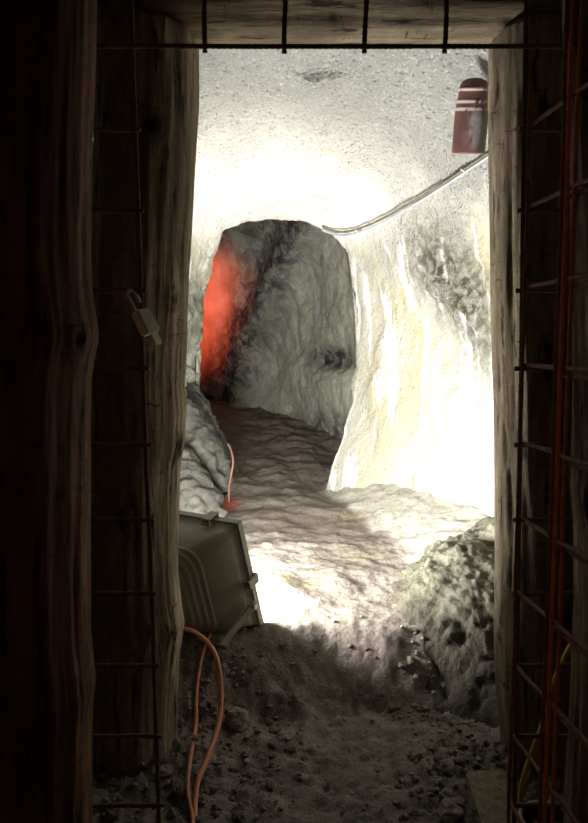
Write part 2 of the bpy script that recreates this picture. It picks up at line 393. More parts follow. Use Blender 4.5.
# ------------------------------------------------------------------ floor
def hum(x, y, c, rx, ry, h):
    return h*math.exp(-(((x-c[0])/rx)**2+((y-c[1])/ry)**2))
foot = G(338, 783)
FOOT = sorted([(G(x, y, .22).y, G(x, y, .22).x) for x, y in ((322, 488), (340, 505), (368, 528), (395, 552), (425, 580), (450, 610))])
H1, H2, H3 = G(280, 590, .22), G(335, 575, .22), G(265, 548, .22)
def zfloor(x, y, fine=True):
    edge = 2.17+0.08*n3(x*2.2, 0.3, 0, 2)+0.05*sstep(0, 0.6, x)-0.12*sstep(0.1, -0.5, x)
    z = 0.205*sstep(edge, edge+0.26-0.03*sstep(0.1, 0.4, x)+0.10*sstep(0.05, -0.2, x), y)
    z += 0.13*max(0, y-4.8) if y < 8.2 else 0.13*3.4
    z += 0.02*sstep(3.0, 4.6, y)
    if 2.5 < y < 5: z += max(0, min(0.5, x-interp(FOOT, y)))*0.32*sstep(2.5, 2.8, y)
    z += hum(x, y, H1, .10, .20, .05)+hum(x, y, H2, .09, .16, .035)+hum(x, y, H3, .12, .2, .02)
    z += n3(x*2, y*2, 1, 4)*0.02 + n3(x*9, y*9, 2, 4)*0.010
    far = sstep(2.6, 3.2, y)
    z += far*(n3(x*3.2+y*0.6, y*4.5, 7, 5)*(0.014+0.020*sstep(3.6, 4.8, y)))
    bk = math.exp(-((y-edge-0.06)/0.13)**2)
    z += bk*(n3(x*12, y*12, 9, 5)*0.022+n3(x*30, y*30, 9, 4)*0.016)
    nearb = (1-sstep(2.1, 2.5, y))*sstep(-0.05, -0.35, x)+(1-sstep(1.9, 2.3, y))*sstep(0.25, 0.45, x)
    z += nearb*abs(n3(x*22, y*22, 4, 4))*0.035+(1-sstep(2.1, 2.5, y))*n3(x*16, y*16, 14, 5)*0.012
    z += hum(x, y, (-0.45, 2.0), .22, .25, .04)
    d = hum(x, y, (foot.x, foot.y), .045, .035, 1.0)
    z -= d*0.022*(1+0.6*math.sin(x*230))
    if fine: z += n3(x*40, y*40, 5, 3)*0.0045*(1+sstep(2.6, 2.3, y))
    return z
fy = [-0.8+0.15*i for i in range(15)]+[1.45+0.011*i for i in range(0, 200)]
while fy[-1] < 8.3: fy.append(fy[-1]+0.03)
fx = [-3.4+0.15*i for i in range(14)]+[-1.3+0.0125*i for i in range(0, 196)]
fr = []; fp = []; fd = []; fru = []; fs = []
ru = G(224, 503, .22)
for y in fy:
    row = []
    for x in fx:
        row.append(Vector((x, y, zfloor(x, y))))
        nz = n3(x*5, y*5, 3, 4)
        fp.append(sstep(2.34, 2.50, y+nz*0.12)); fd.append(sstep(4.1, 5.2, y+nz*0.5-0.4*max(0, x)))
        fs.append(sstep(-0.03, 0.09, x-interp(FOOT, y)+nz*0.08)*sstep(2.5, 2.8, y)*sstep(5.0, 4.8, y))
        fru.append(max(0, min(0.8, 1.6*hum(x, y, (ru.x, ru.y), .07, .16, 1.0)*(0.7+nz))))
    fr.append(row)
tag(grid('floor', fr, M_FLOOR, attrs={'pale': fp, 'deep': fd, 'rusty': fru, 'spray': fs}), kind='structure')

# mound of sprayed rubble at the foot of the right wall
mr = []; low = []
MC = Vector((0.86, 2.66))
for i in range(150):
    row = []
    for j in range(150):
        a, b = -1+2*i/149, -1+2*j/149
        x, y = MC.x+0.62*a, MC.y+0.62*b
        r = math.hypot(a*1.15, b*(1.05 if b > 0 else 1.0))
        z = 0.37*max(0.0, 1-r**2.0)**0.8 if r < 1 else 0.0
        z += sstep(0.0, 0.25, z)*n3(x*3.5, y*3.5, 3.5, 3)*0.05
        z += 0
        cr = G(437, 612, 0.3); ux, uy = x-cr.x, y-cr.y
        z -= 0.10*math.exp(-((ux+0.5*uy)/0.018)**2-((uy)/0.07)**2)
        zz = zfloor(x, y, False)-0.04
        z0 = z+lerp(0.0, zz, 0.5)
        row.append(Vector((x+0.015*n3(x*5, y*5, 8, 2), y+0.015*n3(x*5, y*5, 18, 2), z0 if r < 1.0 else zz-0.02)))
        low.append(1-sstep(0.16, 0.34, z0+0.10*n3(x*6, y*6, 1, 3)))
    mr.append(row)
mr0 = mr; mr = []
for i in range(150):
    row = []
    for j in range(150):
        p = mr0[i][j]; du = mr0[min(149, i+1)][j]-mr0[max(0, i-1)][j]; dv = mr0[i][min(149, j+1)]-mr0[i][max(0, j-1)]
        nv = dv.cross(du); nv = nv.normalized() if nv.length > 1e-9 else Vector((0, 0, 1))
        if nv.z < 0: nv = -nv
        a = n3(p.x*13, p.y*13, p.z*13, 5)*0.022+n3(p.x*34, p.y*34, p.z*34, 4)*0.012
        row.append(p+nv*a*sstep(1.0, 0.8, math.hypot(-1+2*i/149, -1+2*j/149)))
    mr.append(row)
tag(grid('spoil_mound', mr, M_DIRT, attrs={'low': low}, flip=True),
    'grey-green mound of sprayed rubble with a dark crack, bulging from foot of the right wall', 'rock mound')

# layered outcrop at the left foot of the opening
def outcrop(name, pts, h, label, seed, dk=0.2):
    """a rock slab: spine from high (wall) to low (floor), rounded cross section"""
    rows_ = []; dks = []
    sp = spline(pts, 16); n = len(sp)
    for i, p in enumerate(sp):
        t = (sp[min(i+1, n-1)]-sp[max(i-1, 0)]).normalized(); side = t.cross(Vector((0, 1, 0.2))).normalized(); up = side.cross(t).normalized()
        e = math.sin(PI*min(1, max(0.0, (i+0.6)/(n+0.2))))**0.45
        row = []
        for k in range(48):
            a = 2*PI*k/48; ca, sa = math.cos(a), math.sin(a)
            o = side*math.copysign(abs(ca)**0.7, ca)*h[0]*e+up*math.copysign(abs(sa)**0.7, sa)*h[1]*e
            q = p+o; nn = -abs(n3(q.x*5+seed, q.y*5, q.z*5, 4))*0.07+0.02+n3(q.x*14+seed, q.y*14, q.z*14, 5)*0.02
            row.append(q+o.normalized()*nn if o.length > 1e-6 else q); dks.append(max(0, min(1, dk+n3(q.x*5, q.y*5, q.z*5, 3)*0.8)))
        rows_.append(row)
    o = grid(name, rows_, M_SLAB, attrs={'dark': dks}, closed=True)
    return tag(o, label, 'rock')
outcrop('rock_outcrop', [P(176, 395, 4.45), P(190, 430, 4.4), P(206, 462, 4.3), P(226, 494, 4.2)], (0.11, 0.16),
        'upper pale grey rock slab sloping down beside the dark opening, behind left post', 1)
outcrop('rock_outcrop', [P(163, 380, 4.7), P(192, 400, 4.7), P(212, 440, 4.7), P(232, 478, 4.65)], (0.075, 0.12),
        'dark purple-streaked rock rib at the left lower edge of the dark opening', 11, 0.6)
outcrop('rock_outcrop', [P(160, 440, 4.05), P(180, 475, 4.0), P(196, 505, 3.85), P(207, 525, 3.7)], (0.12, 0.16),
        'lowest grey-green rock slab just above the floodlight housing', 21)

# ------------------------------------------------------------------ timber
def log_z(name, edge, side, D, r, mat, z0, z1, label, knots=(), cracks=(), seed=0.0, rtab=None, lobes=0.05):
    """upright log whose visible silhouette edge follows the given image points at depth D; side=+1: edge is its right side"""
    tab = sorted([(P(x, y, D).z, P(x, y, D).x*math.cos(math.atan(P(x, y, D).x/D))) for x, y in edge])
    tab = sorted([(P(x, y, D).z, P(x, y, D).x) for x, y in edge])
    nz, na = int((z1-z0)/0.010), 120; rw = []; dk = []
    for i in range(nz+1):
        z = z0+(z1-z0)*i/nz
        rr = r*(interp(rtab, z) if rtab else 1.0)
        cx = interp(tab, z)-side*rr*1.02
        row = []
        for k in range(na):
            a = 2*PI*k/na; ca, sa = math.cos(a), math.sin(a)
            q = rr*(1+lobes*n3(ca*1.2+seed, sa*1.2, z*0.7, 2))
            q += n3(ca*3.2+seed, sa*3.2, z*0.9, 4)*0.006 + n3(ca*11+seed, sa*11, z*1.6, 3)*0.0025
            d = 0.0
            for (kz, ka, ks) in knots:
                da = (a-ka+PI) % (2*PI)-PI; e2 = ((z-kz)/ks)**2+(da*rr/ks)**2
                q += 0.35*ks*math.exp(-e2*0.55)-0.45*ks*math.exp(-e2*3.5); d = max(d, math.exp(-e2*2.2))
                ring = math.exp(-((math.sqrt(e2)-1.2)/0.16)**2); d = max(d, 0.5*ring)
            for (c0_, c1_, cca, cw) in cracks:
                if c0_ < z < c1_:
                    tt = (z-c0_)/(c1_-c0_); wv = cca+0.05*n3(z*5, cca*9, seed, 3)
                    da = (a-wv+PI) % (2*PI)-PI; e = math.exp(-(da*rr/(cw*math.sin(PI*tt)+1e-4))**2); q -= e*cw*1.6; d = max(d, e)
            row.append(Vector((cx+ca*q, D+sa*q, z))); dk.append(min(1, d))
        rw.append(row)
    fl = [p for r_ in rw for p in r_]; nf = len(fl); faces = []
    for i in range(len(rw)-1):
        for k in range(na): faces.append((i*na+k, i*na+(k+1) % na, (i+1)*na+(k+1) % na, (i+1)*na+k))
    faces += [tuple(range(na))[::-1], tuple((len(rw)-1)*na+k for k in range(na))]
    org = Vector((interp(tab, z0)-side*r, D, z0))
    o = mesh(name, fl, faces, mat, None, True, {'dark': dk}, origin=org)
    return tag(o, label, 'timber post') if label else o
Zof = lambda y, D: P(294, y, D).z
LP = [(197, 48), (196, 110), (193, 180), (191, 230), (189, 270), (187, 335), (184, 385), (186, 412), (184, 445), (180.5, 462), (178.5, 500), (178, 545),
      (178.8, 577), (182, 608), (185, 625), (183, 640), (180, 662), (178, 696), (177, 747), (176, 775)]
log_z('timber_post', LP, 1, 1.96, 0.135, M_WOOD, -0.05, 2.03, 'pale weathered log post left of the doorway, behind the hanging padlock',
      knots=[(Zof(300, 1.9), -0.6, 0.026), (Zof(133, 1.9), -1.25, 0.035), (Zof(450, 1.9), -0.25, 0.022), (Zof(632, 1.9), -0.6, 0.02)],
      cracks=[(Zof(560, 1.9), Zof(500, 1.9), -0.9, 0.004), (Zof(470, 1.9), Zof(440, 1.9), -0.35, 0.006), (0.0, 0.5, -1.3, 0.003)], seed=3.0)
RP = [(490, 48), (490, 100), (489.5, 200), (490, 290), (491, 340), (493, 400), (495, 500), (496, 560), (496, 640), (497, 679), (499.5, 713), (503.6, 747), (509, 774), (513, 795)]
log_z('timber_post', RP, -1, 1.96, 0.120, M_WOOD, -0.05, 2.03, 'pale log post with long drying crack, right of the doorway behind the rebar gate',
      knots=[(Zof(626, 1.9), PI+0.2, 0.012), (Zof(385, 1.9), PI+1.9, 0.03)],
      cracks=[(Zof(480, 1.9), Zof(415, 1.9), PI+0.42, 0.0055), (Zof(590, 1.9), Zof(555, 1.9), PI+0.5, 0.003), (0.1, 0.45, PI+0.95, 0.003)], seed=8.0)
LF = [(96, -40), (95, 30), (94, 70), (91, 130), (89, 200), (88, 250), (90, 290), (94, 318), (96, 338), (92, 355), (88, 380), (86, 430), (86, 500), (85, 560), (86, 640), (89, 670), (91, 695), (88, 720), (87, 823)]
log_z('timber_post', LF, 1, 1.2, 0.145, M_WOODR, -0.05, 2.12, 'thick reddish brown log in the left foreground with a knot on its edge',
      knots=[(Zof(340, 1.2), -0.35, 0.022), (Zof(400, 1.2), -1.7, 0.02)], cracks=[(1.2, 1.6, -0.9, 0.004), (0.4, 1.0, -0.75, 0.004)], seed=13.0)
RF = [(566, -40), (567, 30), (571, 90), (573, 150), (576, 230), (577, 300), (578, 430), (575, 490), (578, 520), (578, 610), (576, 650), (573, 720), (568, 823)]
log_z('timber_post', RF, -1, 1.215, 0.12, M_WOOD, -0.05, 2.12, 'dim log at the right edge of the picture behind the open rebar gate',
      knots=[(Zof(500, 1.2), PI+0.3, 0.02)], seed=21.0)
# lintel
lz = CH+1.96*math.tan(math.radians(22.1))+0.125/math.cos(math.radians(22.1))
lr = []; ld = []
for i in range(190):
    x = -0.78+1.62*i/189; row = []
    for k in range(96):
        a = 2*PI*k/96; ca, sa = math.cos(a), math.sin(a)
        q = 0.125*(1+0.04*n3(ca, sa, x, 2))+n3(ca*4, sa*4, x*1.2+4, 4)*0.005
        dd = 0.0
        for kx, ka, ks in ((0.55, -2.2, .02), (0.1, -2.3, 0.012)):
            da = (a-ka+PI) % (2*PI)-PI; e2 = ((x-kx)/ks)**2+(da*.125/ks)**2; q -= 0.3*ks*math.exp(-e2*2); dd = max(dd, math.exp(-e2*1.5))
        row.append(Vector((x, 1.96+ca*q, lz+sa*q))); ld.append(dd)
    lr.append(row)
fl = [Vector((-(p.z-lz), p.y, p.x)) for r in lr for p in r]; faces = []
for i in range(189):
    for k in range(96): faces.append((i*96+k, (i+1)*96+k, (i+1)*96+(k+1) % 96, i*96+(k+1) % 96))
faces += [tuple(range(96)), tuple(189*96+k for k in range(96))[::-1]]
lo = mesh('timber_lintel', fl, faces, M_WOOD, None, True, {'dark': ld}, origin=Vector((0, 0, 0)))
lo.rotation_euler = (0, PI/2, 0); lo.location = (0, 0, lz)
tag(lo, 'horizontal log lintel lying across the tops of the doorway posts', 'timber beam')

# ------------------------------------------------------------------ rebar mesh around the doorway, at Y = 1.37
DM, SP, RB = 1.37, 0.15, 0.0042
X0 = P(205, 48, DM).x; Z0 = P(205, 48, DM).z
cols = {c: X0+SP*c for c in range(-4, 8)}           # column -1 = left side of the opening, 4 = right side
rowz = [Z0-SP*i for i in range(0, 12)]
net = empty('rebar_mesh', (X0+0.3, DM, 0.0), 'fixed rusty rebar mesh framing the doorway opening, in front of the posts', 'rebar mesh')
def wob(a, b, amp, seed, n=14):
    a, b = Vector(a), Vector(b); out = []
    for i in range(n+1):
        p = a.lerp(b, i/n); s = n3(i*0.35+seed, seed*1.7, 0, 2)*amp; out.append(p+Vector((s, n3(i*.3, seed, 4, 2)*amp, s*0.6)))
    return out
def bar(name, a, b, parent, mat=M_RUST, amp=0.003, seed=0.0, r=RB):
    return MB().tube(wob(a, b, amp, seed), r, 8, 0.22, 0.011, step=0.0055).build(name, mat, parent)
for c in (-3, -2, -1, 4, 5, 6, 7):
    x = cols[c]; xt = x
    xb = x
    if c == -1: xt, xb = P(128, 0, DM).x, P(161, 823, DM).x
    if c == 4: xt, xb = P(524, 0, DM).x, P(516, 823, DM).x
    bar('vertical_bar', (xb, DM, 0.03), (xt, DM, 2.16), net, seed=c+20.0)
for c in (0, 1, 2, 3): bar('vertical_bar', (cols[c], DM, Z0-0.008), (cols[c], DM, 2.16), net, seed=c+40.0)
for i, z in enumerate([Z0+SP]+rowz):
    if z < 0.02: continue
    yv = DM-0.008
    if i <= 1: bar('horizontal_bar', (cols[-3]-.03, yv, z), (cols[7]+.03, yv, z), net, seed=i+60.0, amp=0.002)
    else:
        zz = z
        tt = (2.16-z)/2.13; xl = lerp(P(128, 0, DM).x, P(161, 823, DM).x, tt); xr = lerp(P(524, 0, DM).x, P(516, 823, DM).x, tt)
        bar('horizontal_bar', (cols[-3]-.03, yv, zz), (xl+0.012, yv, zz), net, seed=i+80.0, amp=0.002)
        bar('horizontal_bar', (xr-0.014, yv, zz), (cols[7]+.03, yv, zz), net, seed=i+100.0, amp=0.002)
# gate leaf, swung open towards the viewer
hx, hy = cols[4]+0.006, DM-0.022
gd = Vector((0.104, -1, 0)).normalized()
gate = empty('rebar_gate', (hx, hy, 0.04), 'rusty rebar gate leaf swung open towards viewer at the right', 'gate')
def gp(t, z, off=0.0): return Vector((hx+gd.x*t+off, hy+gd.y*t, z))
for t, mt, off, zt in ((0.0, M_RUSTG, 0, Z0-0.08), (0.134, M_RUSTG, 0, Z0+.05), (0.149, M_RUSTO, 0.003, Z0+0.06), (0.168, M_RUSTO, 0.006, Z0+0.06), (0.30, M_RUSTG, 0, Z0-.08), (0.45, M_RUSTG, 0, Z0-.08), (0.60, M_RUSTG, 0, Z0-.08)):
    bar('vertical_bar', gp(t, 0.05, off), gp(t, zt, off), gate, mt, seed=t*50+3, r=0.0036)
for i in range(1, 12):
    z = rowz[i]+0.006 if i < len(rowz) else None
    if z is None or z < 0.03: continue
    bar('horizontal_bar', gp(-0.006, z, 0.006), gp(0.62, z, 0.006), gate, M_RUSTG, seed=i+130.0, r=0.0036)
    if i > 1: bar('horizontal_bar', gp(0.14, z-0.012, 0.012), gp(0.62, z-0.016, 0.012), gate, M_RUSTG, seed=i+150.0, r=0.0036)

# ------------------------------------------------------------------ padlock on the mesh
pa, pb = P(131, 293, 1.352), P(155, 341, 1.345)
ax = (pb-pa).normalized()
pl = empty('padlock', P(131, 290, 1.352), 'open steel padlock hanging from the left side bar of the rebar mesh', 'padlock')
zz = -ax; xx = Vector((0.55, 0.83, 0)); xx = (xx-zz*xx.dot(zz)).normalized(); yy = zz.cross(xx)
Mp = Matrix((( xx.x, yy.x, zz.x, 0), (xx.y, yy.y, zz.y, 0), (xx.z, yy.z, zz.z, 0), (0, 0, 0, 1)))
def PM(s, o=0.0, q=0.0): return Matrix.Translation(pa+ax*s+xx*o+yy*q) @ Mp
MB().box(PM(0.062), 0.040, 0.022, 0.050, 0.004).build('lock_body', M_LOCK, pl, smooth=False)
sh = [pa+ax*0.040-xx*0.012, pa+ax*0.010-xx*0.012]+[pa+ax*(0.006-0.012*math.sin(a))-xx*0.012*math.cos(a) for a in [PI*i/10 for i in range(11)]]+[pa+ax*0.022+xx*0.012]
MB().tube(sh, 0.0032, 8).build('shackle', M_STEEL, pl)
MB().box(PM(0.098, 0.006), 0.020, 0.005, 0.024, 0.001).build('key', M_BRASS, pl, smooth=False)

# ------------------------------------------------------------------ floodlight
al, ti = math.radians(32), math.radians(18)
tr = Vector((math.cos(al), -math.sin(al), 0)); nn_ = Vector((math.sin(al)*math.cos(ti), math.cos(al)*math.cos(ti), math.sin(ti)))
up = nn_.cross(tr)
if up.z < 0: up = -up
W_, H_ = 0.50, 0.43
Bc = P(261, 628, 2.42)
Cn = Bc-tr*W_/2+up*H_/2
fl_o = empty('floodlight', Cn-up*H_/2-nn_*0.1, 'large grey metal floodlight standing on the floor, its ribbed back towards the doorway', 'floodlight')
def FM(x, y, z): return Cn+tr*x+up*y+nn_*z
MF = Matrix(((tr.x, up.x, nn_.x, Cn.x), (tr.y, up.y, nn_.y, Cn.y), (tr.z, up.z, nn_.z, Cn.z), (0, 0, 0, 1)))
def ringpts(hw, hh, rad, z, n=10, dy=0.0, dx=0.0):
    out = []
    for cx, cy, a0 in ((hw-rad, hh-rad, 0), (-hw+rad, hh-rad, PI/2), (-hw+rad, -hh+rad, PI), (hw-rad, -hh+rad, 1.5*PI)):
        for i in range(n):
            a = a0+PI/2*i/(n-1); out.append(FM(cx+rad*math.cos(a)+dx, cy+rad*math.sin(a)+dy, z))
    return out
prof = [(0.985, 0.985, .012, -0.002), (0.95, .95, .02, -0.012), (0.92, 0.92, .03, -0.03)]
for i in range(60):
    t = i/59; s = 1-0.42*t**1.9
    rib = 0.013*(1 if (0.45 < t < 0.95 and (t*12) % 1.0 < 0.35) else 0)
    prof.append((0.92*s+rib, 0.92*(1-0.42*t**1.8)+rib, 0.03+0.07*t, -0.03-0.20*t))
prof.append((0.38, 0.46, 0.08, -0.240)); prof.append((0.20, 0.22, 0.04, -0.243))
hv = []
for sw, shh, rd, z in prof: hv += ringpts(W_/2*sw, H_/2*shh, min(rd, W_/2*sw*0.95, H_/2*shh*0.95), z, dx=-0.075*max(0, -z-0.03)/0.2)
n_ = 40; hf = [(i*n_+k, i*n_+(k+1) % n_, (i+1)*n_+(k+1) % n_, (i+1)*n_+k) for i in range(len(prof)-1) for k in range(n_)]
hf.append(tuple((len(prof)-1)*n_+k for k in range(n_)))
mesh('housing', hv, hf, M_GREY, fl_o)
fb = MB()
for (cx, cy, sx, sy) in ((0, H_/2-.009, W_, .02), (0, -H_/2+.009, W_, .02), (W_/2-.009, 0, .02, H_), (-W_/2+.009, 0, .02, H_)):
    fb.box(MF @ Matrix.Translation((cx, cy, 0.010)), sx, sy, 0.026, 0.002)
bz = fb.build('bezel', M_GREY, fl_o, smooth=False)
mesh('lamp_glass', [FM(-W_/2+.02, -H_/2+.02, .016), FM(W_/2-.02, -H_/2+.02, .016), FM(W_/2-.02, H_/2-.02, .016), FM(-W_/2+.02, H_/2-.02, .016)],
     [(0, 1, 2, 3)], gm, fl_o, smooth=False)
mesh('reflector_back', [FM(-W_/2+.015, -H_/2+.015, .004), FM(W_/2-.015, -H_/2+.015, .004), FM(W_/2-.015, H_/2-.015, .004), FM(-W_/2+.015, H_/2-.015, .004)],
     [(3, 2, 1, 0)], M_GREY, fl_o, smooth=False)
def clip(cx, cy, rot):
    R = Matrix.Rotation(rot, 4, 'Z'); b = MB(); T = MF @ Matrix.Translation((cx, cy, 0)) @ R
    b.box(T @ Matrix.Translation((0, 0.012, 0.0)), 0.034, 0.006, 0.052, 0.001)
    b.box(T @ Matrix.Translation((0, 0.002, -0.026)), 0.034, 0.024, 0.006, 0.001)
    b.box(T @ Matrix.Translation((0, 0.002, 0.026)), 0.034, 0.022, 0.005, 0.001)
    b.tube([T @ Vector((-0.019, -0.004, -0.030)), T @ Vector((0.019, -0.004, -0.030))], 0.005, 8)
    return b.build('clip', M_GREY, fl_o, smooth=False)
clip(W_/2+0.002, -H_*0.03, -PI/2); clip(W_/2-0.115, H_/2+0.002, 0); clip(-W_/2+0.11, H_/2+0.002, 0); clip(-W_/2-0.002, 0, PI/2)
# swivel bracket
piv = FM(W_/2+0.012, -H_*0.22, -0.03)
ft = P(221, 646, 2.30)
bd = (ft-piv); Lb = bd.length; bz_ = bd.normalized(); bx = (tr-bz_*tr.dot(bz_)).normalized(); by = bz_.cross(bx)
MBk = Matrix(((bx.x, by.x, bz_.x, 0), (bx.y, by.y, bz_.y, 0), (bx.z, by.z, bz_.z, 0), (0, 0, 0, 1)))
b = MB(); b.box(Matrix.Translation(piv.lerp(ft, 0.46)) @ MBk, 0.006, 0.034, Lb*1.12, 0.001)
b.box(Matrix.Translation(ft-tr*0.2+Vector((0, 0, .0))) @ Matrix(((tr.x, by.x, bz_.x, 0), (tr.y, by.y, bz_.y, 0), (tr.z, by.z, bz_.z, 0), (0, 0, 0, 1))), 0.46, 0.034, 0.006, 0.001)
br = b.build('bracket', M_GREY, fl_o, smooth=False)
MB().tube([piv-tr*0.02, piv+tr*0.014], 0.011, 6).build('bolt', M_STEEL, br, smooth=False)
sp_ = FM(W_/2*0.60, H_*0.02, -0.105)
MB().box(Matrix.Translation(P(226, 563, 2.345)) @ Matrix.Rotation(0.3, 4, 'Y'), 0.014, 0.003, 0.016, 0.0005).build('sticker', M_YTAG, fl_o, smooth=False)

# ------------------------------------------------------------------ red-brown pipe in the vault
DP = min(onwall(x, y).y for x, y in ((458, 84), (484, 84), (484, 150), (458, 150)))-0.10
pc = P(471.5, 116, DP); R_ = 0.0655*DP/2.85
zt_, zb_ = P(471, 80, DP).z, P(471, 152, DP).z
HP = zt_-zb_
prof = [(R_*0.72, 0.0), (R_*0.9, 0.0), (R_*1.0, 0.002), (R_*1.0, HP*0.56), (R_*0.99, HP*0.58), (R_*0.99, HP*0.605), (R_*0.955, HP*.62), (R_*0.95, HP*0.66), (R_*0.955, HP*0.68), (R_*0.955, HP*0.70), (R_*0.91, HP*0.715),
        (R_*0.89, HP*0.76), (R_*0.885, HP*0.82), (R_*0.93, HP*0.835), (R_*0.93, HP*0.86), (R_*0.85, HP*.872), (R_*0.80, HP*0.92), (R_*0.66, HP*0.96), (R_*0.40, HP*0.99), (R_*0.1, HP)]
v = []; wh = []; ri = []; mo = []; PS, PC = math.sin(math.radians(17)), math.cos(math.radians(17))
pr2 = []
for (r0, z0), (r1, z1) in zip(prof, prof[1:]):
    m_ = max(1, int(math.hypot(r1-r0, z1-z0)/0.004))
    pr2 += [(lerp(r0, r1, i/m_), lerp(z0, z1, i/m_)) for i in range(m_)]
pr2.append(prof[-1])
for r, z in pr2:
    for k in range(56):
        a = 2*PI*k/56; yl, zl = r*math.sin(a), z-HP/2; v.append(Vector((pc.x+r*math.cos(a), pc.y+yl*PC-zl*PS, zb_+HP/2+yl*PS+zl*PC)))
        q = n3(math.cos(a)*3, math.sin(a)*3, z*14, 4)
        da = (a-(1.5*PI+0.05)+PI) % (2*PI)-PI
        wh.append(max(0, min(1, 1.8*math.exp(-(da/0.45)**2-((z-HP*0.35)/(HP*0.22))**2)*(0.6+1.6*q))))
        ri.append(1.0 if any(abs(z/HP-c) < 0.015 for c in (0.592, 0.69, 0.848)) and q > -0.35 else 0.0)
        mo.append(sstep(0.25, 0.55, da+0.15*q)*0.8 if da < 2.2 else 0.0)
f = [(i*56+k, i*56+(k+1) % 56, (i+1)*56+(k+1) % 56, (i+1)*56+k) for i in range(len(pr2)-1) for k in range(56)]
f += [tuple(range(56))[::-1], tuple((len(pr2)-1)*56+k for k in range(56))]
ins = empty('capped_pipe', (pc.x, pc.y, zb_), 'red-brown clay-like capped pipe with three pale rings, fixed under the vault beside right post', 'pipe')
mesh('pipe_body', v, f, M_PIPE, ins, attrs={'white': wh, 'ring': ri, 'moss': mo})
wq = onwall(474, 114); MB().tube([(pc.x+0.01, pc.y+0.03, zb_+HP*0.5), (wq.x, wq.y+0.02, wq.z)], 0.018, 8).build('wall_peg', M_STEEL, ins)

# ------------------------------------------------------------------ cable and rope slung along the vault
cpx = [(500, 148, 2.95), (488, 157, 3.02), (470, 169, 3.15), (440, 189, 3.4), (410, 207, 3.68), (385, 221, 3.95), (362, 231, 4.25), (345, 235, 4.45), (333, 234, 4.6), (322, 230, 4.74)]
cab = spline([onwall(x, y, 0.035+0.07*math.sin(PI*min(1, max(0, (x-322)/175)))) for x, y, d in cpx], 10)
co = MB().tube(cab, 0.0062, 8).build('cable', M_CABLE)
tag(co, 'pale blue cable slung across the bright vault from right post to the dark opening', 'cable')
rp = spline([onwall(x, y-3.6, 0.03+0.07*math.sin(PI*min(1, max(0, (x-322)/175)))) for x, y, d in cpx[1:]], 10)
ro = MB().tube(rp, 0.0060, 6).build('rope', M_ROPE)
tag(ro, 'thin rope along the top of the pale blue cable, darkened to suggest its shadow', 'rope')
def clampbit(i, name, label):
    p = cab[i]; b = MB().tube([p+Vector((-.014, 0, -.014)), p+Vector((.016, 0, .018))], 0.006, 6); b.tube([p+Vector((.014, -.004, -.004)), p+Vector((-.02, .0, .016))], 0.004, 6)
    o = b.build(name, M_STEEL); tag(o, label, 'clamp', None)
clampbit(22, 'cable_clamp', 'small clamp on the cable near its upper right end')
clampbit(62, 'cable_clamp', 'small clamp on the cable near the dark opening')

# ------------------------------------------------------------------ hoses
def hose(name, pts, r, mat, label, n=12):
    o = MB().tube(spline(pts, n), r, 10).build(name, mat); return tag(o, label, 'hose')
def GZ(x, y):                         # on the real floor surface
    r = ray(x, y).normalized(); t = 1.3
    while t < 9:
        p = Vector((0, 0, CH))+r*t
        if p.z < zfloor(p.x, p.y): return p
        t += 0.004
    return G(x, y, 0.1)
hose('hose', [P(165, 634, 2.22), P(180, 629, 2.2), P(194, 632, 2.15), P(208, 643, 2.1), P(217, 660, 2.06), P(221, 690, 2.02), P(219, 722, 1.95), P(208, 757, 1.84), P(197, 785, 1.76), P(195, 825, 1.66), P(200, 880, 1.53)],
     0.0075, M_HOSE, 'orange-pink hose arching out from behind left post, the right one of the pair')
hose('hose', [GZ(x, y)+Vector((0, 0, h)) for x, y, h in ((212, 632, .012), (207, 646, .012), (201, 664, .012), (197, 693, .012), (196, 728, .012), (190, 765, .010), (188, 795, .010), (193, 825, .010), (198, 880, .010))],
     0.006, M_HOSE, 'thinner orange hose running down from under the floodlight, left one of pair')
fh = [(228, 444), (231, 450), (233, 462), (231, 476), (229, 488), (229, 502)]
hose('hose', [P(x, y, d) for (x, y), d in zip(fh, (4.05, 4.03, 4.0, 3.98, 3.98, 4.0))], 0.006, M_HOSED, 'short orange hose on the far floor below the dark opening, ending in rusty puddle', 8)
hose('hose', [P(588, 600, 1.62), P(577, 633, 1.62), P(566, 655, 1.61), P(556, 678, 1.60), P(549, 700, 1.60), P(543, 724, 1.60), P(534, 748, 1.6), P(526, 770, 1.62), P(521, 792, 1.64), P(520, 815, 1.66)],
     0.0065, M_YEL, 'yellow hose hanging behind the open rebar gate at lower right')

# low round pan at lower right
q = P(549, 815, 1.60)
pan = empty('round_pan', (q.x, q.y, 0.0), 'low dark round pan with grey rim on the ground behind the rebar gate', 'pan')
MB().lathe(Matrix.Translation((q.x, q.y, 0.005)), [(0.055, 0), (0.062, 0.003), (0.066, 0.05), (0.062, 0.05), (0.056, 0.008), (0.01, 0.006)], 40).build('pan_body', M_BLACK, pan)
MB().tube([(q.x+0.066*math.cos(a), q.y+0.066*math.sin(a), 0.056) for a in [2*PI*i/48 for i in range(49)]], 0.0055, 8).build('rim', M_GREY, pan)

